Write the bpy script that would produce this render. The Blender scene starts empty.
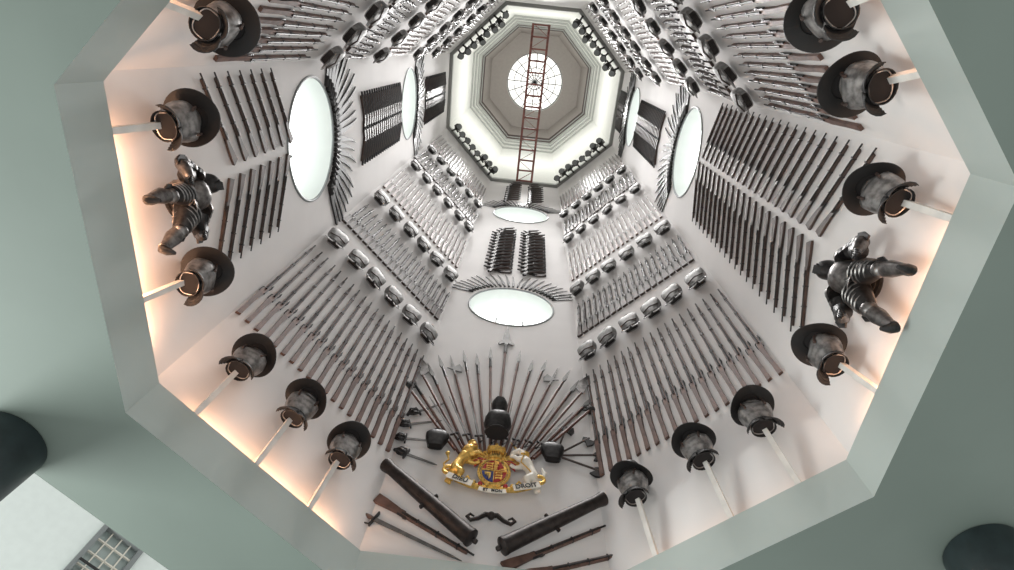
import bpy, bmesh, math, random
from mathutils import Matrix, Vector
random.seed(7)
K=3.5; Z0=1.5; AP=.7692; AW=.7992; T8=math.tan(math.pi/8)
scene=bpy.context.scene
scene.view_settings.view_transform='Standard'
COL=scene.collection
ANG={'S':90,'SW':135,'W':180,'NW':225,'N':270,'NE':315,'E':0,'SE':45}
pi=math.pi
# ---------------------------------------------------------------- materials
def mat(name,col,rough=.5,metal=0,noise=0,nscale=8,emit=0,bump=0,col2=None,spec=.5):
    m=bpy.data.materials.new(name); m.use_nodes=True; nt=m.node_tree; b=nt.nodes['Principled BSDF']
    b.inputs['Base Color'].default_value=(*col,1); b.inputs['Roughness'].default_value=rough; b.inputs['Metallic'].default_value=metal
    b.inputs['Specular IOR Level'].default_value=spec
    if emit:
        b.inputs['Emission Color'].default_value=(*col,1); b.inputs['Emission Strength'].default_value=emit
    if noise or bump or col2:
        tc=nt.nodes.new('ShaderNodeTexCoord'); n=nt.nodes.new('ShaderNodeTexNoise'); n.inputs['Scale'].default_value=nscale; n.inputs['Detail'].default_value=5
        nt.links.new(tc.outputs['Object'],n.inputs['Vector'])
        if noise or col2:
            r=nt.nodes.new('ShaderNodeValToRGB'); c2=col2 or tuple(min(1,c*(1+noise)) for c in col); c1=tuple(c*(1-noise) for c in col)
            r.color_ramp.elements[0].color=(*c1,1); r.color_ramp.elements[1].color=(*c2,1); r.color_ramp.elements[0].position=.35; r.color_ramp.elements[1].position=.65
            nt.links.new(n.outputs['Fac'],r.inputs['Fac']); nt.links.new(r.outputs['Color'],b.inputs['Base Color'])
        if bump:
            bp=nt.nodes.new('ShaderNodeBump'); bp.inputs['Strength'].default_value=bump; nt.links.new(n.outputs['Fac'],bp.inputs['Height']); nt.links.new(bp.outputs['Normal'],b.inputs['Normal'])
    return m
M_WALL=mat('white_plaster',(.72,.70,.69),.85,noise=.03,nscale=1.2)
M_UP=mat('pale_cream_paint',(.72,.725,.69),.8,noise=.02)
M_RING=mat('grey_paint',(.40,.445,.42),.7,noise=.02,nscale=2)
M_SOF=mat('sage_green_paint',(.16,.20,.175),.7,noise=.05,nscale=1)
M_LED=mat('ledge_paint',(.55,.53,.5),.8)
M_ATR=mat('atrium_plaster',(.80,.85,.82),.8,noise=.02)
M_BRN=mat('taupe_paint',(.42,.385,.36),.8,noise=.03)
M_DBR=mat('dark_brown_trim',(.07,.045,.04),.7)
M_MLD=mat('moulding_grey',(.36,.37,.35),.7)
M_DST=mat('blackened_steel',(.042,.040,.040),.42,.7,noise=.4,nscale=14)
M_HOL=mat('hollow_shade_and_eye_black',(.012,.010,.010),.9)  # near-black: shade painted into armour hollows, also the lion's eyes
M_STL=mat('worn_steel',(.19,.18,.175),.38,.88,noise=.4,nscale=16)
M_BST=mat('bright_steel',(.30,.29,.285),.40,.75,noise=.5,nscale=12)
M_RST2=mat('dull_grey_steel',(.27,.265,.26),.55,.45,noise=.35,nscale=12)
M_BLD=mat('dull_blade_steel',(.14,.135,.13),.55,.4,noise=.3)
M_WOOD=mat('walnut_stock',(.125,.068,.052),.5,noise=.35,nscale=9)
M_DWD=mat('dark_walnut',(.060,.038,.031),.55,noise=.4,nscale=9)
M_PLS=mat('polearm_ash_wood',(.12,.05,.034),.5,noise=.3,nscale=9)
M_CRM=mat('cream_wood',(.70,.67,.63),.6,noise=.1,nscale=5)
M_BLK=mat('black_iron',(.022,.021,.021),.55,.2)
M_COLM=mat('dark_green_column_paint',(.018,.028,.03),.45,noise=.2)
M_BRZ=mat('dark_bronze',(.040,.033,.031),.45,.7,noise=.3,nscale=12)
M_GLD=mat('gilding',(.80,.50,.13),.35,.65,noise=.3,nscale=30)
M_RED=mat('red_enamel',(.42,.03,.03),.4)
M_BLU=mat('blue_enamel',(.03,.05,.22),.4)
M_WHT=mat('white_enamel',(.78,.73,.64),.5)
M_RST=mat('red_oxide_steel',(.28,.11,.09),.6,.0,noise=.2)
M_WGL=mat('daylight_glazing',(.97,1,.99),.3,emit=2.0)
M_SGL=mat('skylight_glazing',(1,.98,.94),.3,emit=1.1)
M_REV=mat('window_reveal_paint',(.76,.80,.77),.7)
M_FRM=mat('window_frame_grey',(.22,.235,.235),.5)
M_LMP=mat('warm_lamp_glass',(1,.75,.5),.3,emit=2)
M_GLS=mat('pale_glass',(.40,.46,.45),.15,.2)

# ---------------------------------------------------------------- mesh builder
class MB:
    def __init__(s): s.v=[];s.f=[];s.m=[];s.mats=[]
    def mi(s,m):
        if m not in s.mats: s.mats.append(m)
        return s.mats.index(m)
    def add(s,vs,fs,m,X=None):
        o=len(s.v); i=s.mi(m)
        s.v+= [ (X@Vector(v) if X else Vector(v)) for v in vs]
        for f in fs: s.f.append([o+a for a in f]); s.m.append(i)
        return s
    def box(s,c,d,m,X=None):
        x,y,z=c;a,b,e=d[0]/2,d[1]/2,d[2]/2
        vs=[(x+i*a,y+j*b,z+k*e) for i in(-1,1) for j in(-1,1) for k in(-1,1)]
        return s.add(vs,[(0,1,3,2),(4,6,7,5),(0,4,5,1),(2,3,7,6),(0,2,6,4),(1,5,7,3)],m,X)
    def lathe(s,prof,m,n=16,sx=1,sz=1,X=None,cap=True,fn=None):
        vs=[];fs=[]
        for r,y in prof:
            for i in range(n):
                t=2*pi*i/n; p=(r*sx*math.cos(t),y,r*sz*math.sin(t))
                vs.append(fn(p,t,y) if fn else p)
        for j in range(len(prof)-1):
            for i in range(n):
                k=(i+1)%n; fs.append((j*n+i,(j+1)*n+i,(j+1)*n+k,j*n+k))
        if cap: fs.append(tuple(range(n))); fs.append(tuple((len(prof)-1)*n+i for i in reversed(range(n))))
        return s.add(vs,fs,m,X)
    def tube(s,pts,rad,m,n=8,X=None,flat=1):
        P=[Vector(p) for p in pts]; vs=[];fs=[]
        if not hasattr(rad,'__len__'): rad=[rad]*len(P)
        up=None
        for i,p in enumerate(P):
            t=(P[min(i+1,len(P)-1)]-P[max(i-1,0)]).normalized()
            if up is None: up=Vector((0,0,1)) if abs(t.z)<.9 else Vector((1,0,0))
            a=up-t*up.dot(t); a.normalize(); up=a; b=t.cross(a)
            for k in range(n):
                q=2*pi*k/n; vs.append(p+(a*math.cos(q)*flat+b*math.sin(q))*rad[i])
        for j in range(len(P)-1):
            for i in range(n):
                k=(i+1)%n; fs.append((j*n+i,j*n+k,(j+1)*n+k,(j+1)*n+i))
        fs.append(tuple(reversed(range(n)))); fs.append(tuple((len(P)-1)*n+i for i in range(n)))
        return s.add(vs,fs,m,X)
    def poly(s,out,z0,z1,m,X=None):
        n=len(out); vs=[(x,y,z0) for x,y in out]+[(x,y,z1) for x,y in out]
        fs=[tuple(reversed(range(n))),tuple(range(n,2*n))]+[(i,(i+1)%n,n+(i+1)%n,n+i) for i in range(n)]
        return s.add(vs,fs,m,X)
    def ball(s,c,r,m,n=10,X=None):
        T=Matrix.Translation(c)@Matrix.Diagonal((r[0],r[1],r[2],1)) if hasattr(r,'__len__') else Matrix.Translation(c)@Matrix.Scale(r,4)
        if X: T=X@T
        prof=[(max(.001,math.sin(pi*j/8)),-math.cos(pi*j/8)) for j in range(9)]
        return s.lathe(prof,m,n,X=T)
    def mesh(s,name,smooth=True,sol=0,remesh=0):
        me=bpy.data.meshes.new(name); me.from_pydata([tuple(v) for v in s.v],[],s.f)
        for m in s.mats: me.materials.append(m)
        for p,i in zip(me.polygons,s.m): p.material_index=i
        me.validate(); bm=bmesh.new(); bm.from_mesh(me)
        if not sol: bmesh.ops.recalc_face_normals(bm,faces=bm.faces)
        bm.to_mesh(me); bm.free()
        if sol or remesh:
            ob=bpy.data.objects.new('tmp',me); COL.objects.link(ob)
            if sol: md=ob.modifiers.new('s','SOLIDIFY'); md.thickness=sol; md.offset=0
            if remesh: md=ob.modifiers.new('r','REMESH'); md.mode='VOXEL'; md.voxel_size=remesh; md2=ob.modifiers.new('sm','SMOOTH'); md2.iterations=4; md2.factor=.5
            dg=bpy.context.evaluated_depsgraph_get(); me2=bpy.data.meshes.new_from_object(ob.evaluated_get(dg)); me2.name=name
            bpy.data.objects.remove(ob); me=me2
            if len(me.materials)==0: me.materials.append(s.mats[0])
        if smooth:
            for p in me.polygons: p.use_smooth=True
            try: me.set_sharp_from_angle(angle=math.radians(38))
            except Exception: pass
        return me

def WM(w,a=AW):
    t=math.radians(ANG[w]); n=Vector((math.cos(t),math.sin(t),0)); r=Vector((n.y,-n.x,0))
    M=Matrix.Identity(4)
    for i in range(3): M[i][0]=r[i]; M[i][1]=(0,0,1)[i]; M[i][2]=-n[i]
    M.translation=n*a*K+Vector((0,0,Z0)); return M
def P(w,s,z,d=0,rot=0,sc=1,tilt=0,yaw=0,a=AW):
    """wall frame: s,z in ring-height units, d metres into the room, rot degrees in the wall plane"""
    return WM(w,a)@Matrix.Translation((s*K,z*K,d))@Matrix.Rotation(math.radians(rot),4,'Z')@Matrix.Rotation(math.radians(tilt),4,'X')@Matrix.Rotation(math.radians(yaw),4,'Y')@Matrix.Scale(sc,4)
def link(o): COL.objects.link(o); return o
def thing(name,M,label,cat,mesh=None,parts=(),group=None):
    o=link(bpy.data.objects.new(name,mesh)); o.matrix_world=M
    o['label']=label; o['category']=cat
    if group: o['group']=group
    addparts(o,parts); return o
def addparts(o,parts):
    for p in parts:
        c=link(bpy.data.objects.new(p[0],p[1])); c.parent=o
        if len(p)>2 and p[2] is not None: c.matrix_local=p[2]
        if len(p)>3 and p[3]: c['label']=p[3]
        if len(p)>4: addparts(c,p[4])
def struct(name,mesh,M=None,parts=()):
    o=link(bpy.data.objects.new(name,mesh))
    if M: o.matrix_world=M
    o['kind']='structure'; addparts(o,parts); return o
T=Matrix.Translation
def RX(a): return Matrix.Rotation(math.radians(a),4,'X')
def RY(a): return Matrix.Rotation(math.radians(a),4,'Y')
def RZ(a): return Matrix.Rotation(math.radians(a),4,'Z')

# ---------------------------------------------------------------- structure
ZTOP=5.44; RH=.222
HOLES={'W':[(2.04,-.055),(3.71,-.035)],'S':[(2.6,0),(4.33,0)],'E':[(2.87,.035),(4.57,.02)]}
def wall_mesh(name,holes,z0,z1):
    b=MB(); h=AW*T8*K; q=h; n=48
    ys=[z0*K]
    for zc,so in holes:
        ys+= [zc*K-q,zc*K+q]
        r=RH*K; vs=[];fs=[]
        for i in range(n):
            t=2*pi*i/n+pi/4; c,s=math.cos(t),math.sin(t); k=q/max(abs(c),abs(s))
            vs.append((so*K+r*c,zc*K+r*s,0)); vs.append((k*c,zc*K+k*s,0))
        for i in range(n):
            j=(i+1)%n; fs.append((2*i,2*i+1,2*j+1,2*j))
        b.add(vs,fs,M_WALL)
    ys.append(z1*K)
    for i in range(0,len(ys),2):
        b.add([(-h,ys[i],0),(h,ys[i],0),(h,ys[i+1],0),(-h,ys[i+1],0)],[(0,1,2,3)],M_WALL)
    return b.mesh(name,False)
names={'S':'south','SW':'southwest','W':'west','NW':'northwest','N':'north','NE':'northeast','E':'east','SE':'southeast'}
for w in ANG:
    struct('wall_'+names[w],wall_mesh('wall_'+names[w],HOLES.get(w,[]),.96,ZTOP),WM(w))
def octo(a,z): return [Vector((a*K/math.cos(pi/8)*math.cos(math.radians(22.5+45*i)),a*K/math.cos(pi/8)*math.sin(math.radians(22.5+45*i)),Z0+z*K)) for i in range(8)]
def octring(name,stages,sname):
    b=MB()
    for (a0,z0,m),(a1,z1,_) in zip(stages,stages[1:]):
        b.add(octo(a0,z0)+octo(a1,z1),[(i,(i+1)%8,8+(i+1)%8,8+i) for i in range(8)],m)
    return struct(sname,b.mesh(name,False))
octring('ring',[(AP+.001,.893,M_RING),(AP,1.003,M_RING),(AP+.004,1.004,M_LED),(AP+.006,.992,M_LED),(AW+.02,.992,M_LED)],'trim_1')
CZ=8.25
octring('lant',[(AW,ZTOP-.03,M_MLD),(AW-.03,ZTOP-.03,M_MLD),(AW-.03,ZTOP+.02,M_UP),(AW-.012,ZTOP+.03,M_UP),(AW-.012,7.30,M_MLD),(AW-.035,7.30,M_UP),(AW-.035,7.42,M_MLD),(AW-.06,7.42,M_UP),(AW-.065,7.5,M_MLD),(AW-.085,7.5,M_UP),(AW-.085,7.56,M_MLD),(.695,7.56,M_DBR),(.69,7.64,M_MLD),(.675,7.64,M_DBR),(.668,7.75,M_BRN),(.62,CZ,M_BRN)],'trim_2')
b=MB(); n=48; r=.392*K; vs=[];fs=[]
zz=CZ*K+Z0
for i in range(n):
    t=2*pi*i/n; c,s=math.cos(t),math.sin(t)
    k=.62*K/max(math.cos(((t+pi/8)%(pi/4))-pi/8),.1)
    vs+=[(r*c,s*r,zz),(k*c,k*s,zz)]
for i in range(n):
    j=(i+1)%n; fs.append((2*i,2*i+1,2*j+1,2*j))
b.add(vs,fs,M_BRN); b.lathe([(r,0),(r,.35)],M_UP,48,X=T((0,0,zz))@RX(90),cap=False); struct('ceiling_lantern',b.mesh('ceil_l',False))
b=MB(); b.add([(r*1.0*math.cos(2*pi*i/n),r*math.sin(2*pi*i/n),0) for i in range(n)],[tuple(range(n))],M_SGL)
pane=b.mesh('sky_pane',False)
b=MB()
for i in range(16):
    b.box((r/2,0,0),(r,.042,.05),M_FRM,Matrix.Rotation(2*pi*i/16,4,'Z'))
for rr in (.25,.5,.75,1.0):
    b.tube([(rr*r*math.cos(2*pi*i/32),rr*r*math.sin(2*pi*i/32),0) for i in range(33)],.02 if rr<1 else .05,M_FRM,6)
bars=b.mesh('sky_bars')
struct('window_7',None,T((0,0,zz+.35)),[('glazing',pane,None),('glazing_bars',bars,T((0,0,-.08)))])
def isect(a1,t1,a2,t2):
    t1,t2=math.radians(t1),math.radians(t2); d=math.cos(t1)*math.sin(t2)-math.sin(t1)*math.cos(t2)
    return ((a1*math.sin(t2)-a2*math.sin(t1))/d,(a2*math.cos(t1)-a1*math.cos(t2))/d)
ao=lambda k: 1.075 if k==135 else 2.5
b=MB(); vs=[];
inn=octo(AP,.893)
for i in range(8):
    v=45*i; x,y=isect(ao(v%360),v,ao((v+45)%360),v+45); vs.append(Vector((x*K,y*K,Z0+.893*K)))
b.add(inn+vs,[(i,8+i,8+(i+1)%8,(i+1)%8) for i in range(8)],M_SOF)
b.add([v+Vector((0,0,.5)) for v in vs]+vs,[(i,8+i,8+(i+1)%8,(i+1)%8) for i in range(8)],M_SOF)
struct('ceiling',b.mesh('soffit',False))
# atrium wall with window
X=WM('SW',2.69)
wh=.105*K; wz=1.80*K; ws=.135*K
b=MB()
def rect(x0,x1,y0,y1): b.add([(x0,y0,0),(x1,y0,0),(x1,y1,0),(x0,y1,0)],[(0,1,2,3)],M_ATR)
wv=.135*K
rect(-9,ws-wh,-1.5,14);rect(ws+wh,9,-1.5,14);rect(ws-wh,ws+wh,-1.5,wz-wv);rect(ws-wh,ws+wh,wz+wv,14)
struct('wall_atrium',b.mesh('wall_atrium',False),X)
b=MB()
for x in (-1,1): b.box((x*wh,0,0),(.08,2*wv+.08,.12),M_FRM)
for y in (-1,1): b.box((0,y*wv,0),(2*wh,.08,.12),M_FRM)
fr=b.mesh('f',False)
b=MB()
for i in range(1,4): b.box((-wh+2*wh*i/4,0,-.03),(.02,2*wv,.04),M_WHT)
for i in range(1,4): b.box((0,-wv+2*wv*i/4,-.03),(2*wh,.02,.04),M_WHT)
b.box((0,-wv+.24,.10),(2*wh*.95,.03,.03),M_BLK)
gb=b.mesh('gb',False)
b=MB(); b.add([(-wh,-wv,-.08),(wh,-wv,-.08),(wh,wv,-.08),(-wh,wv,-.08)],[(0,1,2,3)],M_GLS)
struct('window_8',None,X@T((ws,wz,0)),[('frame',fr),('glazing_bars',gb),('glazing',b.mesh('gl',False))])
# round windows
k=0
b=MB(); R=RH*K; D=.36
b.lathe([(R,0),(R*.96,D)],M_REV,48,X=RX(-90),cap=False); rev=b.mesh('rev')
b=MB(); b.tube([(R*math.cos(2*pi*i/48),R*math.sin(2*pi*i/48),.0) for i in range(49)],.018,M_FRM,8); rim=b.mesh('rim')
b=MB(); b.add([(R*math.cos(2*pi*i/48),R*math.sin(2*pi*i/48),-D) for i in range(48)],[tuple(range(48))],M_WGL); pn=b.mesh('pn',False)
b=MB()
for y in (-.45,-.15,):
    hw=math.sqrt(R*R-y*y)*.96; b.box((0,y,-D+.03),(2*hw,.03,.04),M_FRM)
for x in (-.25,.25):
    b.box((x,-.30,-D+.03),(.03,.76,.04),M_FRM)
gb=b.mesh('gb2',False)  # also stand in for the dark roof structure beyond the south glass
for w in ('W','S','E'):
    for zc,so in HOLES[w]:
        k+=1; struct('window_%d'%k,None,P(w,so,zc),[('reveal',rev),('rim',rim),('glazing',pn),('glazing_bars',gb)])
# columns
b=MB(); b.lathe([(.27,0),(.27,4.2),(.285,4.24),(.285,4.6),(.28,4.62)],M_COLM,40); cm=b.mesh('column')
for a in (157.5,22.5):
    t=math.radians(a)
    thing('column',T((1.125*K*math.cos(t),1.125*K*math.sin(t),.0))@RX(90),'round dark green painted column under the ceiling','column',cm,group='dark round columns')

# ---------------------------------------------------------------- weapon meshes
def gun(L,wood,butt=.12,th=.05,name='g',steel=M_DST):
    o=[(-butt*.55,0),(butt*.45,.015),(butt*.30,.20*L*.8),(th*.5,.27*L),(th*.5,.4*L),(th*.42,.9*L),(th*.36,.94*L),(-th*.36,.94*L),(-th*.45,.4*L),(-th*.55,.3*L),(-th*.8,.24*L),(-butt*.5,.1*L)]
    s=MB(); s.poly(o,.004,th*.8,wood); st=s.mesh(name+'_stock',False)
    s=MB(); s.tube([(0.0,.29*L,th*.85),(0,.6*L,th*.82),(0,L,th*.75)],[th*.28,th*.23,th*.22],steel,8)
    for q in (.45,.65,.85): s.box((0,q*L,th*.5),(th*.95,.012*L,th*1.05),steel)
    ba=s.mesh(name+'_barrel')
    s=MB(); s.box((th*.62,.30*L,th*.55),(th*.25,.09*L,th*.5),steel)
    s.tube([(th*.7,.31*L,th*.6),(th*.9,.33*L,th*.6),(th*.85,.36*L,th*.6)],[.010,.010,.005],steel,6)
    s.tube([(-th*.5,.31*L,th*.4),(-th*.9,.30*L,th*.4),(-th*.9,.26*L,th*.4),(-th*.6,.245*L,th*.4)],.006,steel,6)
    lk=s.mesh(name+'_lock')
    return st,ba,lk
mu=gun(2.08,M_WOOD,.050,.044,'musket')
MUP=[('stock',mu[0]),('barrel',mu[1]),('lock',mu[2])]
def join(meshes,name):
    bm=bmesh.new(); mats=[]
    for me in meshes:
        n0=len(bm.faces); bm.from_mesh(me); bm.faces.ensure_lookup_table()
        mp=[]
        for m in me.materials:
            if m not in mats: mats.append(m)
            mp.append(mats.index(m))
        for f in bm.faces[n0:]: f.material_index=mp[f.material_index]
    me=bpy.data.meshes.new(name); bm.to_mesh(me); bm.free()
    for m in mats: me.materials.append(m)
    return me
CAR=join(gun(1.78,M_WOOD,.06,.045,'c',M_RST2),'carbine')
SMU=join(gun(1.15,M_DWD,.09,.05,'sm'),'short_musket')
DMU=join(gun(1.25,M_DWD,.11,.046,'d',M_DST),'dark_musket')
# pistol (grip curved)
s=MB(); s.poly([(-.20,-.085),(-.16,-.10),(-.10,-.03),(-.03,-.018),(.20,-.014),(.20,.014),(-.08,.024),(-.14,.0),(-.195,-.05)],.004,.03,M_DWD)
s.tube([(-.06,.012,.028),(.25,.008,.028)],[.016,.013],M_BLK,8); s.box((-.06,.022,.02),(.06,.03,.02),M_BLK); s.ball((-.19,-.085,.02),.022,M_BLK,8)
PIS=s.mesh('pistol')
def sword(L,name='sword',m=M_BLD,basket=False):
    s=MB(); n=8; out=[];rt=[]
    for i in range(n+1):
        t=i/n; w=.022*(1-t*.55) if i<n else .001
        out.append((-w,.16+t*(L-.16))); rt.append((w,.16+t*(L-.16)))
    s.poly(rt+out[::-1],.02,.032,m); bl=s.mesh(name+'_blade',False)
    s=MB(); s.tube([(0,.0,.03),(0,.08,.03),(0,.16,.03)],[.018,.022,.016],M_DWD,8); s.ball((0,-.01,.03),.026,M_DST,8)
    s.box((0,.16,.03),(.17,.02,.04),M_DST)
    if basket:
        for q in range(5):
            a=q*36-72; s.tube([(.02*math.sin(math.radians(a)),.16,.04),(.075*math.sin(math.radians(a)),.13,.04+.03*math.cos(math.radians(a))),(.08*math.sin(math.radians(a)),.07,.04+.05*math.cos(math.radians(a))),(.02*math.sin(math.radians(a)),.0,.04)],.011,M_DST,6)
        s.ball((0,.09,.035),(.055,.06,.03),M_DST,10)
    else: s.tube([(.07,.16,.03),(.085,.08,.03),(.02,.0,.03)],.008,M_DST,6)
    hl=s.mesh(name+'_hilt')
    return bl,hl
SW_=join(sword(1.45),'sword')
BSW=sword(.62,'basket',M_BLD,True); BSW=[('blade',BSW[0]),('basket_hilt',BSW[1])]
s=MB()
s.poly([(-.020,0),(.020,0),(.026,.1),(.022,.25),(.030,.40),(.05,.52),(.010,.40),(-.008,.25),(-.026,.1)],.004,.016,M_BLK); s.tube([(0,-.06,.014),(0,.03,.014)],.020,M_BLK,8); BAY=s.mesh('bayonet')
def cuirass(w,h,dp,m,name,shoulder=True,prof=None):
    prof=prof or [(.74,0),(.66,.06),(.70,.18),(.86,.40),(.98,.62),(.96,.78),(.70,.92),(.40,1.0),(.36,1.06),(.42,1.12)]
    def fn(p,t,y):
        x,_,z=p; v=y/h; side=abs(math.cos(t))
        if .55<v<.95: k=1-.30*side**3*math.sin((v-.55)/.4*pi); x*=k
        if z>0: z*=1+.25*math.exp(-((v-.35)/.3)**2)*math.exp(-(x/(w*.25))**2)
        return (x,y,z)
    s=MB(); s.lathe([(r*w/2,y*h) for r,y in prof],m,28,1,dp/w,fn=fn,cap=False)
    return s
def boxy(w,h,dp,m,e=3.2):
    prof=[(.62,0),(.66,.10),(.80,.30),(.95,.55),(.98,.75),(.80,.90),(.50,1.0),(.34,1.03),(.38,1.10)]
    def fn(p,t,y):
        c,s_=math.cos(t),math.sin(t); r=math.hypot(p[0],p[2]*w/dp)
        k=1/(abs(c)**e+abs(s_)**e)**(1/e)
        return (r*k*c,y,r*k*s_*dp/w+(.02 if s_>0 else 0))
    s=MB(); s.lathe([(r*w/2,y*h) for r,y in prof],m,28,1,dp/w,fn=fn,cap=False); return s
s=boxy(.34,.38,.15,M_RST2,4.5); me_b=s.mesh('cuirass_body',sol=.008)
s=MB(); s.box((0,.03,.0),(.20,.01,.085),M_DST); me_l=s.mesh('hollow_shade',False)  # dark plate standing in for the shade inside the open waist
s=MB()
for sg in (-1,1):
    s.poly([(sg*.005,.05),(sg*.125,.05),(sg*.17,-.09),(sg*.13,-.15),(sg*.03,-.14)],.04,.052,M_RST2,RX(-18))
    for q in range(4): s.box((sg*.09,.0-.033*q,.056),(.12,.007,.006),M_DST,RX(-18))
me_f=s.mesh('tassets',False)
s=MB(); s.tube([(.08*math.cos(a),.42,.04*math.sin(a)) for a in [2*pi*i/20 for i in range(21)]],.016,M_DST,6); me_c=s.mesh('collar')
s=MB(); s.tube([(-.14,.10,.07),(0,.09,.11),(.14,.10,.07)],.010,M_DWD,6); me_s=s.mesh('waist_strap')
BRP=[('cuirass_shell',me_b),('hollow_shade',me_l),('tassets',me_f),('collar',me_c),('waist_strap',me_s)]
# ---- pikeman's armour
s=boxy(.40,.38,.28,M_BST,2.8); p_body=s.mesh('p_body',sol=.009)
s=MB(); s.lathe([(.14,.35),(.155,.385),(.12,.43),(.11,.46)],M_STL,20,1,.8,cap=False)
p_gor=s.mesh('p_gorget',sol=.006)
s=MB()
for sg in (-1,1):
    s.tube([(sg*.10,.37,.03),(sg*.13,.33,.12),(sg*.12,.22,.17)],.016,M_DWD,6)
p_s1=MB().tube([(.10,.37,.03),(.13,.34,.13),(.12,.22,.17)],.016,M_DWD,6).mesh('strap1'); p_s2=MB().tube([(-.10,.37,.03),(-.13,.34,.13),(-.12,.22,.17)],.016,M_DWD,6).mesh('strap2')
def tasset(sg):
    s=MB(); vs=[];fs=[]; nu,nv=8,9
    for j in range(nv):
        v=j/(nv-1)
        for i in range(nu):
            u=i/(nu-1); a=math.radians(90-sg*(3+80*u)); R=.135+.10*v+.010*(j%2)-.03*v*(abs(u-.5)*2)**3
            vs.append((R*math.cos(a),.05-.14*v,R*.92*math.sin(a)))
    for j in range(nv-1):
        for i in range(nu-1): fs.append((j*nu+i,j*nu+i+1,(j+1)*nu+i+1,(j+1)*nu+i))
    s.add(vs,fs,M_BLK)
    return s.mesh('tasset',sol=.008)
p_tas=[tasset(1),tasset(-1)]
s=MB(); s.lathe([(.13,.06),(.14,.0),(.145,-.02)],M_BLK,20,1,.85,cap=False); p_back=s.mesh('p_skirt',sol=.008)
s=MB(); s.lathe([(.125,.02),(.13,.01)],M_HOL,20,1,.85,cap=True); p_hol=s.mesh('p_hol',False)  # black disc closes the skirt, painting the shade of its hollow
def morion():
    s=MB()
    prof=[(1,0),(1.0,.25),(.9,.55),(.66,.82),(.35,.96),(.02,1.02)]
    s.lathe([(r*.14,y*.20) for r,y in prof],M_DST,24,1,1.15,cap=False); bowl=s.mesh('bowl',sol=.008)
    s=MB(); s.poly([(-.15,.03),(-.13,.13),(-.06,.20),(.0,.225),(.06,.20),(.13,.13),(.15,.03),(.12,.10),(.06,.165),(0,.185),(-.06,.165),(-.12,.10)],-.007,.007,M_STL,RY(90)); comb=s.mesh('comb',False)
    s=MB(); vs=[];fs=[];n=40
    for i in range(n):
        t=2*pi*i/n
        for q in (0,.5,1):
            rx=.137+(.15)*q; rz=.155+(.13)*q
            vs.append((rx*math.cos(t),-.08*q+.06*q*abs(math.sin(t))**3,math.sin(t)*rz))
    for i in range(n):
        j=(i+1)%n
        for q in range(2): fs.append((i*3+q,i*3+q+1,j*3+q+1,j*3+q))
    s.add(vs,fs,M_BLK); brim=s.mesh('brim',sol=.010)
    return bowl,comb,brim
mo=morion()
s=MB(); s.lathe([(.005,.02),(.13,.02),(.132,.005)],M_HOL,20,1,1.15); lin=s.mesh('hollow_shade')  # black cap painted as the shaded hollow under the helmet
HELM=[('comb',mo[1]),('brim',mo[2]),('hollow_shade',lin)]
def pike_parts():
    return [('breastplate',p_body),('gorget',p_gor),('shoulder_strap',p_s1),('shoulder_strap',p_s2),('tasset',p_tas[0]),('tasset',p_tas[1]),('skirt',p_back),('hollow_shade',p_hol),
            ('helmet',mo[0],T((0,.46,0))@RX(random.uniform(-14,4))@RZ(random.uniform(-14,14)),'blackened open helmet with a wide flared brim',HELM)]
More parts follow.
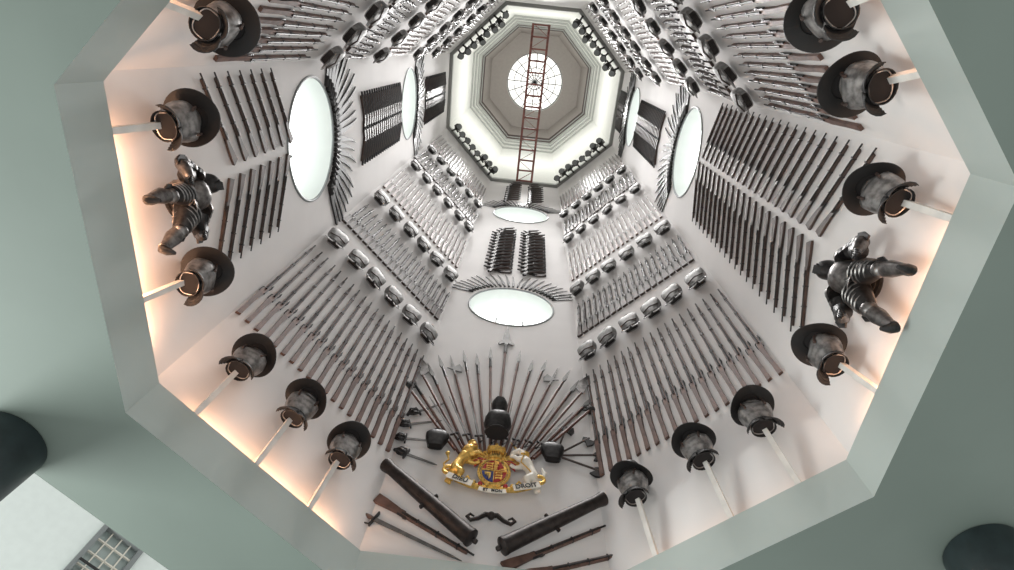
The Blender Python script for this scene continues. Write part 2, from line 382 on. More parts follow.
# ---- full suit
def suit_parts():
    s=cuirass(.46,.40,.34,M_STL,'s'); body=s.mesh('s_body',sol=.009)
    s=MB(); s.lathe([(.09,.40),(.085,.47),(.10,.5),(.125,.56),(.14,.63),(.12,.70),(.08,.745),(.02,.765)],M_DST,20,.9,1.1,cap=True)
    s.poly([(.0,.50),(.05,.50),(.20,.60),(.12,.66),(0,.66)],-.05,.05,M_DST,RY(-90)); hel=s.mesh('s_helm')
    s=MB(); s.poly([(-.10,.70),(-.06,.775),(.04,.79),(.11,.72),(.0,.74)],-.006,.006,M_STL,RY(90)); cmb=s.mesh('s_comb',False)
    s=MB(); s.box((0,.64,.135),(.13,.012,.03),M_HOL); sl=s.mesh('s_slit',False)
    out=[('breastplate',body),('helmet',hel,None,None,[('comb',cmb),('eye_slit',sl)])]
    for x in (-1,1):
        s=MB()
        for i in range(5):
            s.lathe([(.125-.010*i,0),(.118-.010*i,.045),(.07-.006*i,.085)],M_DST if i%2 else M_STL,16,1,1.05,X=T((x*(.22+.045*i),.33-.045*i,0))@RZ(-x*(25+12*i)),cap=True)
        out.append(('pauldron',s.mesh('s_paul')))
        el=(x*.43,.02,.06); wr=(x*.34,-.15,.20)
        s=MB(); s.tube([(x*.28,.26,0),(x*.36,.18,.01),(x*.42,.06,.05)],[.088,.085,.07],M_DST,14)
        s.ball(el,(.078,.078,.078),M_STL,12); s.poly([(0,-.08),(.09,-.10),(.12,0),(.09,.10),(0,.08)],-.01,.01,M_DST,T(el)@RY(0 if x>0 else 180))
        s.tube([el,(x*.40,-.07,.13),wr],[.068,.075,.052],M_STL,14)
        out.append(('arm_guard',s.mesh('s_arm')))
        s=MB(); s.lathe([(.05,0),(.062,.05),(.10,.12)],M_DST,14,X=T(wr)@RX(-40),cap=True)
        for f in range(4): s.tube([(wr[0]-.03+.02*f,wr[1]-.02,wr[2]+.03),(wr[0]-.034+.023*f,wr[1]-.07,wr[2]+.05),(wr[0]-.03+.02*f,wr[1]-(.11,.125,.12,.10)[f],wr[2]+.04)],[.014,.013,.010],M_DST,6)
        s.tube([(wr[0]-x*.04,wr[1]-.01,wr[2]+.02),(wr[0]-x*.065,wr[1]-.05,wr[2]+.05)],[.014,.010],M_DST,6)
        out.append(('gauntlet',s.mesh('s_gaunt')))
        s=MB(); s.tube([(x*.11,-.05,.02),(x*.16,-.20,.05),(x*.21,-.36,.06)],[.150,.125,.09],M_DST,16)
        for i in range(5):
            c=(x*(.115+.018*i),-.06-.055*i,.025+.006*i); rr=.156-.012*i
            s.tube([(c[0]+rr*math.cos(2*pi*q/16),c[1],c[2]+rr*math.sin(2*pi*q/16)) for q in range(17)],.012,M_STL,5)
        out.append(('cuisse',s.mesh('s_cuisse')))
        s=MB(); s.ball((x*.215,-.40,.07),(.09,.09,.09),M_STL,12); s.poly([(0,-.06),(.09,-.08),(.12,0),(.09,.08),(0,.06)],-.008,.008,M_DST,T((x*.23,-.40,.07))@RY(0 if x>0 else 180)); out.append(('knee_guard',s.mesh('s_knee')))
        s=MB(); s.tube([(x*.22,-.42,.06),(x*.25,-.52,.04),(x*.28,-.68,.03),(x*.285,-.75,.03)],[.078,.09,.06,.06],M_STL,14)
        s.tube([(x*.285,-.76,.01),(x*.30,-.78,.08),(x*.31,-.79,.17)],[.055,.052,.02],M_DST,12); out.append(('greave',s.mesh('s_greave')))
    s=MB()
    for i in range(4): s.lathe([(.175+.018*i,.02-.035*i),(.185+.02*i,-.02-.035*i)],M_STL if i%2 else M_DST,24,1,.75,cap=False)
    out.append(('fauld',s.mesh('s_fauld',sol=.006)))
    return out
SUIT=suit_parts()
s=MB(); s.box((0,.0,0),(.045,1,.045),M_CRM); POLE=s.mesh('pole',False)

# ---------------------------------------------------------------- racks on the diagonal walls
for w in ('SW','SE','NE','NW'):
    N=19; lo,hi={'SW':(-.318,.305),'SE':(-.305,.318),'NE':(-.30,.30),'NW':(-.30,.30)}[w]
    for i in range(N):
        x=lo+(hi-lo)*i/(N-1)
        thing('musket',P(w,x,1.385,.0,random.uniform(-.3,.3)),'long flintlock musket with brown walnut stock mounted upright on white wall','musket',None,MUP,'row of long muskets on the '+names[w]+' wall')
    for zc in (2.08,2.76,3.64,4.26):
        for i in range(6):
            x=-.275+.55*i/5
            thing('cuirass',P(w,x+random.uniform(-.004,.004),zc-.02,.10,random.uniform(-4,4),.90 if zc<3 else .86,0,random.uniform(-8,8)),'dull grey steel cuirass with collar and hanging tassets','breastplate',None,BRP,'steel cuirasses in rows on the '+names[w]+' wall')
    for zc in (2.32,3.86):
        for i in range(20):
            x=-.31+.61*i/19
            thing('short_musket',P(w,x,zc,.0,-3),'short dark walnut musket mounted upright on white wall','musket',SMU,group='row of short muskets on the '+names[w]+' wall')
    for zc in (3.00,4.50):
        for i in range(20):
            x=-.305+.61*i/19
            thing('carbine',P(w,x,zc,.0,0),'short walnut-stocked carbine mounted upright on white wall','carbine',CAR,group='row of carbines on the '+names[w]+' wall')
LED=.992
ARM={'SW':((-.214,-.03,.143),1.155),'SE':((-.182,.03,.204),1.17),'W':((-.231,.115),1.105),'E':((.236,-.14),1.105),'NE':((-.11,.045,.19),1.055),'NW':((.13,-.03,-.18),1.075)}
for w,(xs,base) in ARM.items():
    for x in xs:
        thing('pikeman_armour',P(w,x,base,.22,random.uniform(-6,6),.74,random.uniform(-6,4),random.uniform(-25,25)),'dark steel half armour with black wide-brimmed helmet on a cream pole','armour',None,pike_parts(),'half armours on poles around the ledge')
        a=P(w,x,LED+.002,.06).translation; e=P(w,x,base+.04,.20).translation
        d=e-a; L=d.length; y=d.normalized(); wm=WM(w); xr=Vector([wm[i][0] for i in range(3)]); z=xr.cross(y)
        Mx=Matrix.Identity(4)
        for i in range(3): Mx[i][0]=xr[i]; Mx[i][1]=y[i]*L; Mx[i][2]=z[i]
        Mx.translation=(a+e)/2
        thing('display_pole',Mx,'square cream wooden pole rising from the ledge to hold an armour','pole',POLE,group='cream poles under the half armours')
thing('suit_of_armour',P('W',-.063,1.155,.18,10)@Matrix.Diagonal((.68,.54,.68,1)),'dark steel suit of armour with closed helmet and bent arms','armour',None,SUIT,'suits of armour on the side walls')
thing('suit_of_armour',P('E',.045,1.155,.17,10,.70),'dark steel suit of armour with closed helmet hanging legs down','armour',None,SUIT,'suits of armour on the side walls')
# herringbone racks: every gun butt-up in the middle of the rack, muzzle out and down
for r_ in range(7):
    for sg in (-1,1):
        thing('dark_musket',P('W',-.065-sg*.018,1.44+.062*r_+(.03 if sg>0 else 0),.004,sg*118,.74),'slim dark walnut musket in a herringbone rack on white wall','musket',DMU,group='herringbone of muskets on the west wall')
for r_ in range(20):
    for sg in (-1,1):
        thing('dark_musket',P('E',.048-sg*.014,1.45+.060*r_+(.03 if sg>0 else 0),.004,sg*116,.78),'slim dark walnut musket in a herringbone rack on white wall','musket',DMU,group='herringbone of muskets on the east wall')
# sunbursts and pistol blocks
for w,sets in {'S':((2.6,0,3.0,3.86,14),(4.33,0,4.62,5.36,10)),'W':((2.04,-.045,2.62,3.42,19),(3.71,-.03,4.2,5.15,17)),'E':((2.87,.02,3.46,4.3,19),(4.57,.01,5.0,5.36,7))}.items():
    for si,(zc,so,b0,b1,nr) in enumerate(sets):
        n=23
        for i in range(n):
            a0=30 if w=='S' else 36
            a=math.radians(a0+(180-2*a0)*i/(n-1)); rr=.262
            mir=Matrix.Diagonal((1 if a<pi/2 else -1,1,1,1))
            thing('bayonet',P(w,so+rr*math.cos(a)*1.02,zc+rr*math.sin(a),0,(math.degrees(a)-90)*1.2+random.uniform(-2,2),random.uniform(.85,1.1)*(1 if w=='S' else 1.75))@mir,'dark curved socket bayonet in a sunburst above a round window','bayonet',BAY,group='sunburst of bayonets on the '+names[w]+' wall')
        for c in (-1,1):
            for r_ in range(nr):
                z=b0+.03+(b1-b0)*(r_+.5)/nr
                if w=='S':
                    for q in ((-1,1) if si==0 else (1,)):
                        sc_=1.35*(1 if r_<nr-2 else (.85 if r_==nr-2 else .65))
                        thing('pistol',P(w,c*(.103 if r_<nr-2 else .09),z,.0 if q<0 else .05,(28 if q>0 else 152),sc_),'dark flintlock pistol in a crossed pattern on white wall','pistol',PIS,group='block of pistols on the south wall')
                else:
                    thing('pistol',P(w,so*.4+c*.082,z,.0,-28 if c>0 else 208,1.35)@Matrix.Diagonal((1,1 if c>0 else -1,1,1)),'dark flintlock pistol in a ribbed herringbone stack on white wall','pistol',PIS,group='block of pistols on the '+names[w]+' wall')

# ---------------------------------------------------------------- south wall trophy
def cannon():
    prof=[(.001,-.07),(.025,-.06),(.03,-.04),(.025,-.015),(.075,0),(.098,.01),(.098,.04),(.092,.05),(.088,.34),(.082,.70),(.072,1.22),(.070,1.30),(.080,1.37),(.084,1.40),(.08,1.42),(.045,1.42),(.043,1.30),(.001,1.30)]
    s=MB(); s.lathe(prof,M_BRZ,28,.9,.9,cap=False); br=s.mesh('barrel')
    s=MB(); s.lathe([(.022,-.11),(.022,.11)],M_BRZ,14,X=T((0,.66,0))@RZ(90)); tr=s.mesh('trun')
    return [('barrel',br),('trunnions',tr)]
CN=cannon()
def between(w,p,q,d,mesh_len,flip=False):
    (s0,z0),(s1,z1)=(q,p) if flip else (p,q); L=math.hypot(s1-s0,z1-z0)*K; a=math.degrees(math.atan2(-(s1-s0),(z1-z0)))
    return P(w,s0,z0,d,a)@Matrix.Scale(L/mesh_len,4,(0,1,0))
thing('cannon',between('S',(-.04,1.075),(-.335,1.315),.12,1.42),'dark bronze cannon barrel slanting on white wall below the royal arms','cannon',None,CN,'pair of cannon barrels')
thing('cannon',between('S',(.04,1.06),(.335,1.275),.12,1.42),'dark bronze cannon barrel slanting on white wall below the royal arms','cannon',None,CN,'pair of cannon barrels')
mu2=gun(1.5,M_WOOD,.11,.045,'m2'); MU2=[('stock',mu2[0]),('barrel',mu2[1]),('lock',mu2[2])]
for p,q in (((-.03,1.045),(-.335,1.205)),((.335,1.195),(.05,1.02)),((.37,1.105),(.10,1.0))):
    thing('musket',between('S',q,p,0,1.5),'walnut musket slanting beneath a bronze cannon','musket',None,MU2,'muskets below the cannons')
thing('sword',between('S',(-.35,1.14),(-.06,1.025),0,1.45),'long slender sword slanting beneath the muskets','sword',SW_)
s=MB()
for sg in (-1,1): s.tube([(0,.05,.05),(sg*.06,.06,.05),(sg*.13,.0,.05),(sg*.20,-.03,.05),(sg*.24,.01,.05),(sg*.21,.045,.05),(sg*.17,.02,.05)],[.028,.026,.022,.020,.018,.014,.008],M_BRZ,8)
s.ball((0,.05,.05),(.04,.045,.04),M_BRZ,10)
thing('scroll_bracket',P('S',.005,1.165,.0),'small curved dark bracket between the two cannon barrels','bracket',s.mesh('scroll_bracket'))
# polearm fan
def shaft(L): s=MB(); s.tube([(0,0,.03),(0,L,.03)],.018,M_PLS,8); return s.mesh('shaft')
def head(kind):
    s=MB()
    if kind=='spear':
        s.poly([(-.012,0),(.012,0),(.030,.10),(.014,.26),(0,.38),(-.014,.26),(-.030,.10)],.02,.04,M_BLD); s.tube([(0,-.20,.03),(0,.04,.03)],[.022,.020],M_DST,8)
    if kind=='great_spear':
        s.poly([(-.02,0),(.02,0),(.03,.10),(.11,.04),(.13,.08),(.06,.18),(.05,.30),(.02,.50),(0,.75),(-.02,.50),(-.05,.30),(-.06,.18),(-.13,.08),(-.11,.04),(-.03,.10)],.02,.04,M_BLD); s.tube([(0,-.2,.03),(0,.04,.03)],[.026,.024],M_DST,8)
    if kind=='mace':
        s.ball((0,.05,.04),.062,M_BLK,12)
        for a in range(8): s.tube([(0,.05,.04),(.13*math.cos(a*pi/4),.05+.13*math.sin(a*pi/4),.04)],[.026,.003],M_BLK,6)
    if kind=='glaive':
        L_=[(.02,0),(.11,.08),(.14,.24),(.10,.46),(-.01,.66),(-.17,.82),(-.38,.92)];R_=[(-.19,.70),(-.09,.54),(-.02,.36),(-.01,.18),(-.03,0)]
        s.poly(L_+R_,.02,.035,M_STL)
    if kind=='halberd':
        s.poly([(-.012,0),(.012,0),(.015,.10),(.10,.05),(.13,.15),(.10,.25),(.015,.20),(.012,.36),(0,.52),(-.012,.36),(-.015,.20),(-.09,.18),(-.015,.13)],.02,.035,M_BLD)
    return s.mesh('head',False)
kinds=['mace','spear','glaive','spear','spear','halberd','spear','spear','spear','great_spear','spear','spear','spear','halberd','spear','spear','glaive','spear','mace']
lens=[.38,.40,.46,.46,.50,.48,.54,.54,.58,.73,.58,.54,.54,.48,.50,.46,.46,.39,.36]
HM={}
DSC={'mace':'spiked morning star on a dark shaft in a weapon fan','spear':'long spear with slim steel head in the weapon fan','great_spear':'tall winged spear at the centre of the weapon fan','glaive':'glaive with long curved blade in the weapon fan','halberd':'halberd with axe blade and spike in the weapon fan'}
for i,(kd,L) in enumerate(zip(kinds,lens)):
    u=(i-9)/9
    ang=-math.copysign(abs(u)**.95*35,u); bs=u*.13-.005; bz=1.43
    if kd not in HM: HM[kd]=head(kd)
    Mx=P('S',bs,bz,.0 if i%2 else .045,ang)
    nm={'mace':'morning_star'}.get(kd,kd)
    hM=T((0,L*K,0))@(RZ(0) if u<=0 else RY(180)@T((0,0,-.055)))
    thing(nm,Mx,DSC[kd],'polearm',None,
      [('shaft',shaft(L*K)),('blade' if kd!='mace' else 'spiked_head',HM[kd],hM)],'fan of polearms above the royal arms')
for i in range(8):
    u2=(i-3.5)/4
    thing('sword',P('S',u2*.15,1.47,.10,-math.copysign(abs(u2)**.9*36,u2),.62),'steel sword radiating in the weapon fan','sword',SW_,group='swords in the weapon fan')
s=cuirass(.46,.40,.34,M_DST,'h'); hb=s.mesh('h_body',sol=.009)
s=MB(); s.lathe([(.16,.0),(.165,-.01)],M_HOL,20,1,.75,cap=True); hl_=s.mesh('lin',False)  # black disc in place of shade inside the breastplate
thing('half_armour',P('S',-.005,1.48,.24,0,.82),'dark steel breastplate with closed helmet above the royal arms','armour',None,[('breastplate',hb),('hollow_shade',hl_),SUIT[1]])
def axe_parts(L=.62):
    s=MB(); s.tube([(0,0,.03),(0,L,.03)],.014,M_DWD,8); h=s.mesh('haft')
    s=MB(); s.poly([(-.02,L-.12),(.03,L-.10),(.10,L-.15),(.125,L-.07),(.10,L+.01),(.03,L-.03),(-.02,L-.02),(-.06,L-.06)],.015,.04,M_DST); return [('haft',h),('axe_head',s.mesh('ah',False))]
AX=axe_parts()
for i,(a,sx,sz) in enumerate(((-52,-.325,1.60),(-70,-.345,1.535),(-88,-.345,1.47),(-108,-.325,1.41))):
    thing('basket_hilted_sword',P('S',sx,sz,.01,a,.85),'sword with round basket hilt beside a dark breastplate','sword',None,BSW,'basket-hilted swords in the small trophy')
for i,a in enumerate((-15,-48,-80,-110)):
    thing('axe',P('S',.20,1.47,.01,a,.92),'battle axe with dark steel head fanned beside a breastplate','axe',None,AX,'axes in the small trophy')
s=boxy(.34,.32,.15,M_DST,3.0); db=s.mesh('db',sol=.008)
s=MB(); s.box((0,.02,.0),(.18,.01,.085),M_HOL); dl_=s.mesh('hollow_shade',False)  # black plate colours in the shaded inside of the shell
for x in (-.20,.185):
    thing('cuirass',P('S',x,1.42,.11,0,.80),'blackened cuirass at the centre of a small weapon trophy','breastplate',None,[('cuirass_shell',db),('hollow_shade',dl_)],'dark cuirasses in small trophies')
# ---------------------------------------------------------------- royal arms
def text_mesh(body,size,m):
    c=bpy.data.curves.new('t','FONT'); c.body=body; c.size=size; c.extrude=.003; c.align_x='CENTER'; c.align_y='CENTER'; c.offset=.001
    o=link(bpy.data.objects.new('t',c)); dg=bpy.context.evaluated_depsgraph_get(); dg.update()
    me=bpy.data.meshes.new_from_object(o.evaluated_get(dg)); bpy.data.objects.remove(o); me.materials.clear(); me.materials.append(m); return me
parts=[]
def half(n,r0,r1,x=0,y=0): return [(x+r0*math.cos(2*pi*i/n),y+r1*math.sin(2*pi*i/n)) for i in range(n)]
s=MB(); s.poly(half(36,.165,.195),.03,.06,M_BLU); s.tube([(.165*math.cos(2*pi*i/36),.195*math.sin(2*pi*i/36),.06) for i in range(37)],.015,M_GLD,6); s.tube([(.137*math.cos(2*pi*i/36),.165*math.sin(2*pi*i/36),.06) for i in range(37)],.010,M_GLD,6)
for i in range(16): s.box((.151*math.cos(2*pi*i/16),.18*math.sin(2*pi*i/16),.063),(.012,.012,.01),M_GLD)
parts.append(('garter',s.mesh('garter',False),None,'blue oval belt edged in gold'))
s=MB(); q=lambda sx,sy,m:s.poly([(0,0)]+[(sx*.130*math.cos(a*pi/16),sy*.158*math.sin(a*pi/16)) for a in range(9)],.055,.075,m)
q(-1,1,M_RED);q(1,1,M_GLD);q(-1,-1,M_BLU);q(1,-1,M_RED)
def walk(x,y,m,k=1): # small passant lion
    s.poly([(x-.035*k,y-.004*k),(x-.025*k,y+.008*k),(x+.02*k,y+.006*k),(x+.03*k,y+.016*k),(x+.038*k,y+.004*k),(x+.03*k,y-.004*k),(x+.028*k,y-.016*k),(x+.02*k,y-.016*k),(x+.018*k,y-.006*k),(x-.02*k,y-.006*k),(x-.022*k,y-.017*k),(x-.03*k,y-.017*k)],.075,.085,m)
for sx,sy in ((-1,1),(1,-1)):
    for j in range(3): walk(sx*.052,sy*.065+(j-1)*.038,M_GLD,1.1)
s.poly([(.045,.02),(.07,.05),(.10,.055),(.085,.08),(.07,.125),(.045,.13),(.05,.10),(.03,.095),(.045,.075),(.025,.05)],.075,.085,M_RED)
s.tube([(.02,.018,.08),(.11,.018,.08)],.004,M_RED,5)
s.poly([(-.10,-.03),(-.03,-.03),(-.035,-.10),(-.05,-.13),(-.06,-.05),(-.07,-.11),(-.078,-.05),(-.09,-.08)],.075,.085,M_GLD)
s.box((0,0,.08),(.010,.31,.014),M_GLD); s.box((0,0,.08),(.255,.010,.014),M_GLD); parts.append(('quartered_shield',s.mesh('shield',False),None,'red, gold and blue quartered shield'))
s=MB(); s.lathe([(.07,.17),(.08,.21),(.065,.26),(.05,.27)],M_GLD,16,1,.6,X=T((0,.02,.06)))
for i in range(5): s.box((-.04+.02*i,.235,.115),(.006,.05,.01),M_BLK)
s.lathe([(.08,.27),(.095,.29),(.09,.30),(.105,.33)],M_GLD,16,1,.7,X=T((0,.01,.06)))
s.ball((0,.35,.06),(.075,.05,.05),M_RED,10)
for i in range(5):
    x=-.085+.0425*i; s.poly([(x-.016,.33),(x+.016,.33),(x,.375)],.09,.11,M_GLD)
for sg in (-1,1): s.tube([(sg*.10,.335,.06),(sg*.085,.395,.06),(0,.41,.07)],.010,M_GLD,6)
s.ball((0,.43,.07),.02,M_GLD,8); parts.append(('crown',s.mesh('crown')))
s=MB()
for sg in (-1,1):
    for j,(x,y) in enumerate(((.12,.21),(.19,.25),(.22,.16),(.15,.29),(.255,.22),(.20,.11),(.28,.15))):
        s.tube([(sg*.05,.20,.03),(sg*x*.8,y+.035,.04),(sg*x,y,.04),(sg*(x+.025),y-.045,.04)],[.012,.018,.015,.004],M_RED if j%3==2 else M_GLD,8)
parts.append(('mantling',s.mesh('mantle'),None,'curling red and gold mantling'))
def beast(uni):
    m=M_WHT if uni else M_GLD
    s=MB(); Q=lambda pts,r:s.tube([(p[0],p[1],p[2] if len(p)>2 else .07) for p in pts],r,m,10)
    Q([(.13,-.13),(.12,-.06),(.09,.03),(.05,.11),(.03,.16)],[.045,.058,.05,.065,.045])
    if uni: Q([(.03,.14),(.02,.20),(.01,.25),(-.02,.262),(-.07,.235),(-.095,.215)],[.05,.04,.034,.036,.025,.018])
    else:
        Q([(.03,.15),(.01,.20),(-.005,.23)],[.075,.075,.055]); Q([(.0,.235,.08),(-.03,.235,.11),(-.045,.225,.13)],[.05,.042,.022])
    Q([(.04,.13,.09),(-.03,.12,.10),(-.07,.15,.10),(-.11,.15,.10)],[.034,.026,.02,.022]); Q([(.06,.10,.05),(-.01,.06,.05),(-.05,.05,.05),(-.10,.07,.06)],[.034,.025,.02,.022])
    Q([(.12,-.10,.09),(.06,-.14,.10),(.08,-.21,.10),(.03,-.235,.10)],[.05,.04,.022,.022]); Q([(.14,-.11,.05),(.15,-.18,.05),(.185,-.22,.05),(.14,-.245,.05)],[.05,.036,.022,.02])
    if not uni:
        Q([(.15,-.12),(.22,-.10),(.24,-.02),(.20,.04),(.22,.10)],[.014,.012,.011,.011,.012]); Q([(.215,.09),(.225,.13),(.215,.155)],[.014,.026,.006])
    else: Q([(.15,-.12),(.21,-.10),(.235,-.02),(.21,.07)],[.014,.022,.026,.006])
    return s.mesh('beast',remesh=.008)
s=MB()
for a in range(10): s.tube([(.0,.22,.08),(.085*math.cos(a*.6),.21+.085*math.sin(a*.6),.07)],[.03,.006],M_GLD,6)
s.lathe([(.035,.27),(.045,.30),(.04,.31)],M_GLD,10,X=T((0,0,.08))); 
for x in (-.03,0,.03): s.poly([(x-.012,.305),(x+.012,.305),(x,.335)],.075,.09,M_RED)
mane=s.mesh('mane')
s=MB(); s.box((-.045,.245,.128),(.012,.008,.008),M_HOL); s.box((-.018,.25,.135),(.012,.008,.008),M_HOL); s.box((-.035,.215,.14),(.022,.006,.01),M_RED); face=s.mesh('face',False)
ML=T((-.275,.05,0))@Matrix.Scale(1.12,4)@Matrix.Scale(-1,4,(1,0,0)); MR=T((.275,.05,0))@Matrix.Scale(1.12,4)
parts.append(('lion',beast(False),ML,'golden rampant lion with crown',[('mane_and_crown',mane),('face',face)]))
s=MB(); s.tube([(-.035,.275,.07),(-.11,.39,.07)],[.012,.002],M_GLD,8); horn=s.mesh('horn')
s=MB()
for i in range(7): s.tube([(.03+.005*i,.27-.022*i,.07),(.075,.25-.025*i,.07),(.085,.21-.025*i,.07)],[.014,.014,.004],M_GLD,6)
s.tube([(-.0,.19,.11),(.03,.185,.12),(.06,.19,.10)],.012,M_GLD,6)
s.tube([(.03,.185,.12),(.0,.05,.13),(.08,-.03,.12),(.13,-.12,.12)],.007,M_GLD,5); um=s.mesh('um')
parts.append(('unicorn',beast(True),MR,'white rampant unicorn with gold mane',[('horn',horn),('mane_and_collar',um)]))
# motto scroll: outer ribbons with curled ends and a small lower centre ribbon
def ribbon(pts,w,z):
    s=MB(); vs=[];fs=[]
    for i,(x,y) in enumerate(pts):
        a=pts[max(i-1,0)];c=pts[min(i+1,len(pts)-1)]; d=Vector((c[0]-a[0],c[1]-a[1])).normalized(); nx,ny=-d.y*w,d.x*w
        vs+=[(x-nx,y-ny,z),(x+nx,y+ny,z)]
    for i in range(len(pts)-1): fs.append((2*i,2*i+2,2*i+3,2*i+1))
    s.add(vs,fs,M_WHT); return s.mesh('ribbon',sol=.008)
for sg,word in ((-1,'DIEU'),(1,'DROIT')):
    pts=[(sg*(.21+.27*t),-.265+.09*t*t+.02*math.sin(t*pi)) for t in [i/10 for i in range(11)]]
    parts.append(('motto_scroll',ribbon(pts,.037,.125)))
    pts=[(sg*(.48+.05*math.sin(q)),-.14+.045-.05*math.cos(q)) for q in [i*.45 for i in range(9)]]
    s=MB(); s.tube([(x,y,.11) for x,y in pts],.018,M_GLD,8); parts.append(('scroll_end',s.mesh('scroll_end'),None,'curled gilded scroll end'))
    x=sg*.34; parts.append(('lettering',text_mesh(word,.076,M_BLK),T((x,-.225,.135))@RZ(sg*17),'motto word '+word))
parts.append(('motto_scroll',ribbon([(-.14+.028*i,-.325+.02*((i-5)/5)**2) for i in range(11)],.026,.11)))
parts.append(('lettering',text_mesh('ET',.048,M_BLK),T((-.07,-.322,.120)),'motto word ET'))
parts.append(('lettering',text_mesh('MON',.048,M_BLK),T((.045,-.322,.120)),'motto word MON'))
s=MB()
for sg in (-1,1):
    s.tube([(0,-.22,.04),(sg*.12,-.23,.05),(sg*.25,-.21,.05),(sg*.40,-.17,.05)],[.03,.03,.03,.012],M_GLD,8)
    for x,y in ((.06,-.20),(.13,-.20),(.20,-.19)): s.ball((sg*x,y-.01,.08),.026,M_RED if x==.13 else M_GLD,8)
    for x,y in ((.10,-.26),(.24,-.15),(.38,-.13)): s.tube([(sg*x,y,.06),(sg*(x+.03),y+.03,.08),(sg*(x+.05),y,.08),(sg*(x+.03),y-.02,.08)],[.010,.012,.010,.004],M_GLD,6)
parts.append(('compartment',s.mesh('comp'),None,'gilded scrollwork with red roses'))
thing('royal_coat_of_arms',P('S',.0,1.345,.02,0,1.03),'gilded royal coat of arms with lion, unicorn, crown and motto scroll','coat of arms',None,parts)

# ---------------------------------------------------------------- lantern fittings
s=MB(); s.lathe([(.06,0),(.085,.02),(.10,.20),(.105,.32)],M_BLK,16,X=RX(180)); s.lathe([(.001,-.325),(.09,-.325),(.09,-.30)],M_FRM,16); hou=s.mesh('housing')
s=MB(); s.box((-.12,-.10,0),(.02,.26,.05),M_BLK); s.box((.12,-.10,0),(.02,.26,.05),M_BLK); s.box((0,.04,0),(.26,.03,.05),M_BLK); brk=s.mesh('brk',False)
s=MB(); s.box((0,.09,-.05),(.05,.1,.25),M_BLK); arm_=s.mesh('arm',False)
for w,nn in {'SW':8,'SE':8,'NE':8,'NW':8}.items():
    for i in range(nn):
        x=(-.26+.52*i/(nn-1))
        thing('spotlight',P(w,x,ZTOP-.055,.27,0,.95,random.uniform(10,40)*-1,random.uniform(-20,20)),'small black spotlight clamped to the cornice','spotlight',None,[('housing',hou),('bracket',brk),('arm',arm_)],'ring of black spotlights')
gz=Z0+5.36*K; y1=(AW-.04)*K; y0=-.646*K
g=link(bpy.data.objects.new('gantry',None)); g.matrix_world=T((0,0,gz)); g['label']='red oxide steel lattice gantry spanning the shaft under the lantern'; g['category']='gantry'
s=MB(); L=y1-y0
s.box((0,0,0),(.07,L,.12),M_RST); rail=s.mesh('rail',False)
s=MB(); s.box((0,0,0),(.50,.05,.06),M_RST); rung=s.mesh('rung',False)
gw=.25
ps=[('rail',rail,T((-gw,(y0+y1)/2,0))),('rail',rail,T((gw,(y0+y1)/2,0)))]
nr=14
for i in range(nr+1): ps.append(('rung',rung,T((0,y0+.03+(L-.06)*i/nr,0))))
s=MB(); pts=[]
for i in range(nr+1): pts.append((gw*(1 if i%2 else -1),y0+L*i/nr,0))
s.tube(pts,.014,M_RST,6)
ps.append(('bracing',s.mesh('bracing')))
addparts(g,ps)
# uplights
s=MB(); s.lathe([(.022,0),(.026,.035),(.022,.04)],M_LED,16); ub=s.mesh('ub')
s=MB(); s.lathe([(.022,.041),(.015,.046)],M_LMP,16); ul=s.mesh('ul')
for w in ('SW','SE','NE','NW','W','E'):
    for x in ((-.1,.1) if w not in 'WE' else (-.03,)):
        thing('uplight',P(w,x,.994,.055),'small round uplight on the ledge washing the wall warm','uplight',None,[('housing',ub),('lamp_glass',ul)],'uplights on the ledge')
def light(kind,name,loc,energy,col=(1,1,1),**kw):
    l=bpy.data.lights.new(name,kind); l.energy=energy; l.color=col
    for k_,v in kw.items(): setattr(l,k_,v)
    o=link(bpy.data.objects.new(name,l)); o.location=loc; return o
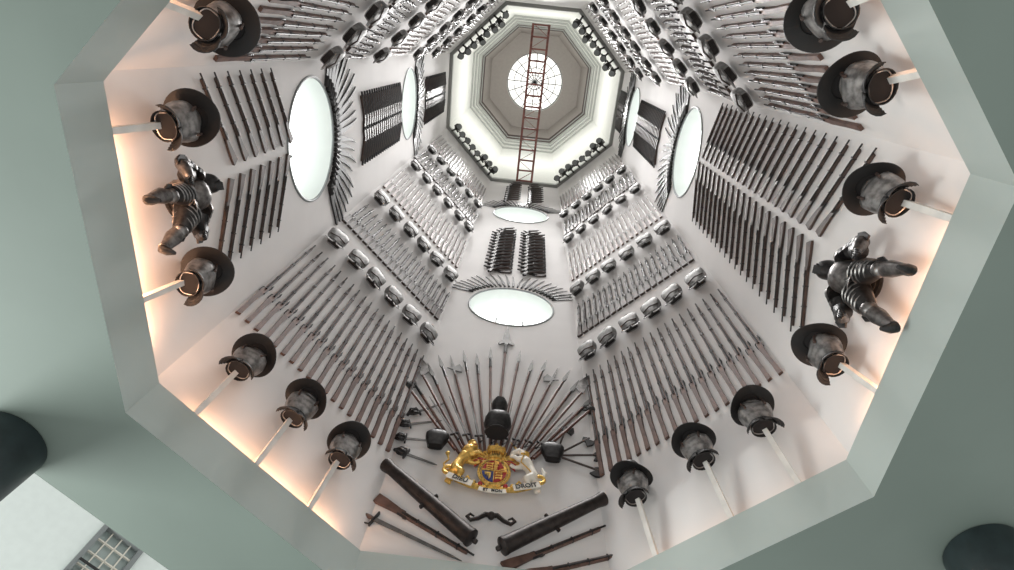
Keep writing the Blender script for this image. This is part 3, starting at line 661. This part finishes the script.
# warm strip lamps lying in the ledge trough, shining up the wall
for w in ('SW','SE','NE','NW','W','E'):
    o=light('AREA','trough_strip_lamp',(0,0,0),{'W':17,'SW':10,'NW':5,'E':7,'SE':.8,'NE':3}[w],(1,.53,.30),shape='RECTANGLE',size=1.7,size_y=.05)
    o.matrix_world=P(w,0,.997,.062)@RX(90)
for i in range(8):
    t=math.radians(45*i); p=Vector((.64*K*math.cos(t),.64*K*math.sin(t),Z0+5.3*K))
    o=light('SPOT','spot_lamp',p,680,(1,.99,.98),spot_size=math.radians(80),spot_blend=1,shadow_soft_size=.25)
    tgt=Vector((-.3*K*math.cos(t),-.3*K*math.sin(t),Z0+1.3*K)); o.rotation_euler=(tgt-p).to_track_quat('-Z','Y').to_euler()
light('POINT','lantern_fill',(0,0,Z0+6.5*K),290,(1,1,.98),shadow_soft_size=.4)  # added fill light without a fitting, brightens the upper lantern
o=light('AREA','atrium_daylight',(-9,3,2.0),900,(.95,1,.97),shape='RECTANGLE',size=4,size_y=3)
o.rotation_euler=(Vector((0,0,6))-o.location).to_track_quat('-Z','Y').to_euler()
wd=bpy.data.worlds.new('World'); scene.world=wd; wd.use_nodes=True; wd.node_tree.nodes['Background'].inputs[0].default_value=(.82,.84,.83,1); wd.node_tree.nodes['Background'].inputs[1].default_value=.95
# ---------------------------------------------------------------- camera
f,vx,vy,cx,cy,rot=550.008,537.8253,48.472,-.0081,-.446,.0224
zz=(vx-507,285-vy); hh=math.hypot(*zz); th=math.atan2(hh,f); e=(zz[0]/hh,zz[1]/hh); r=(e[1],-e[0]); c,s_=math.cos(th),math.sin(th)
U=Vector((1,0,0));V=Vector((0,-c,s_));Dd=Vector((0,s_,c)); R3=Matrix.Rotation(rot,3,'Z')
right=R3@(r[0]*U+e[0]*V); up=R3@(r[1]*U+e[1]*V); fw=R3@Dd
cm=bpy.data.cameras.new('Camera'); co=link(bpy.data.objects.new('Camera',cm)); Mx=Matrix.Identity(4)
for i in range(3): Mx[i][0]=right[i];Mx[i][1]=up[i];Mx[i][2]=-fw[i]
Mx.translation=Vector((cx*K,cy*K,Z0)); co.matrix_world=Mx; cm.sensor_width=36; cm.lens=f/1014*36; cm.clip_end=200; cm.clip_start=.05
scene.camera=co
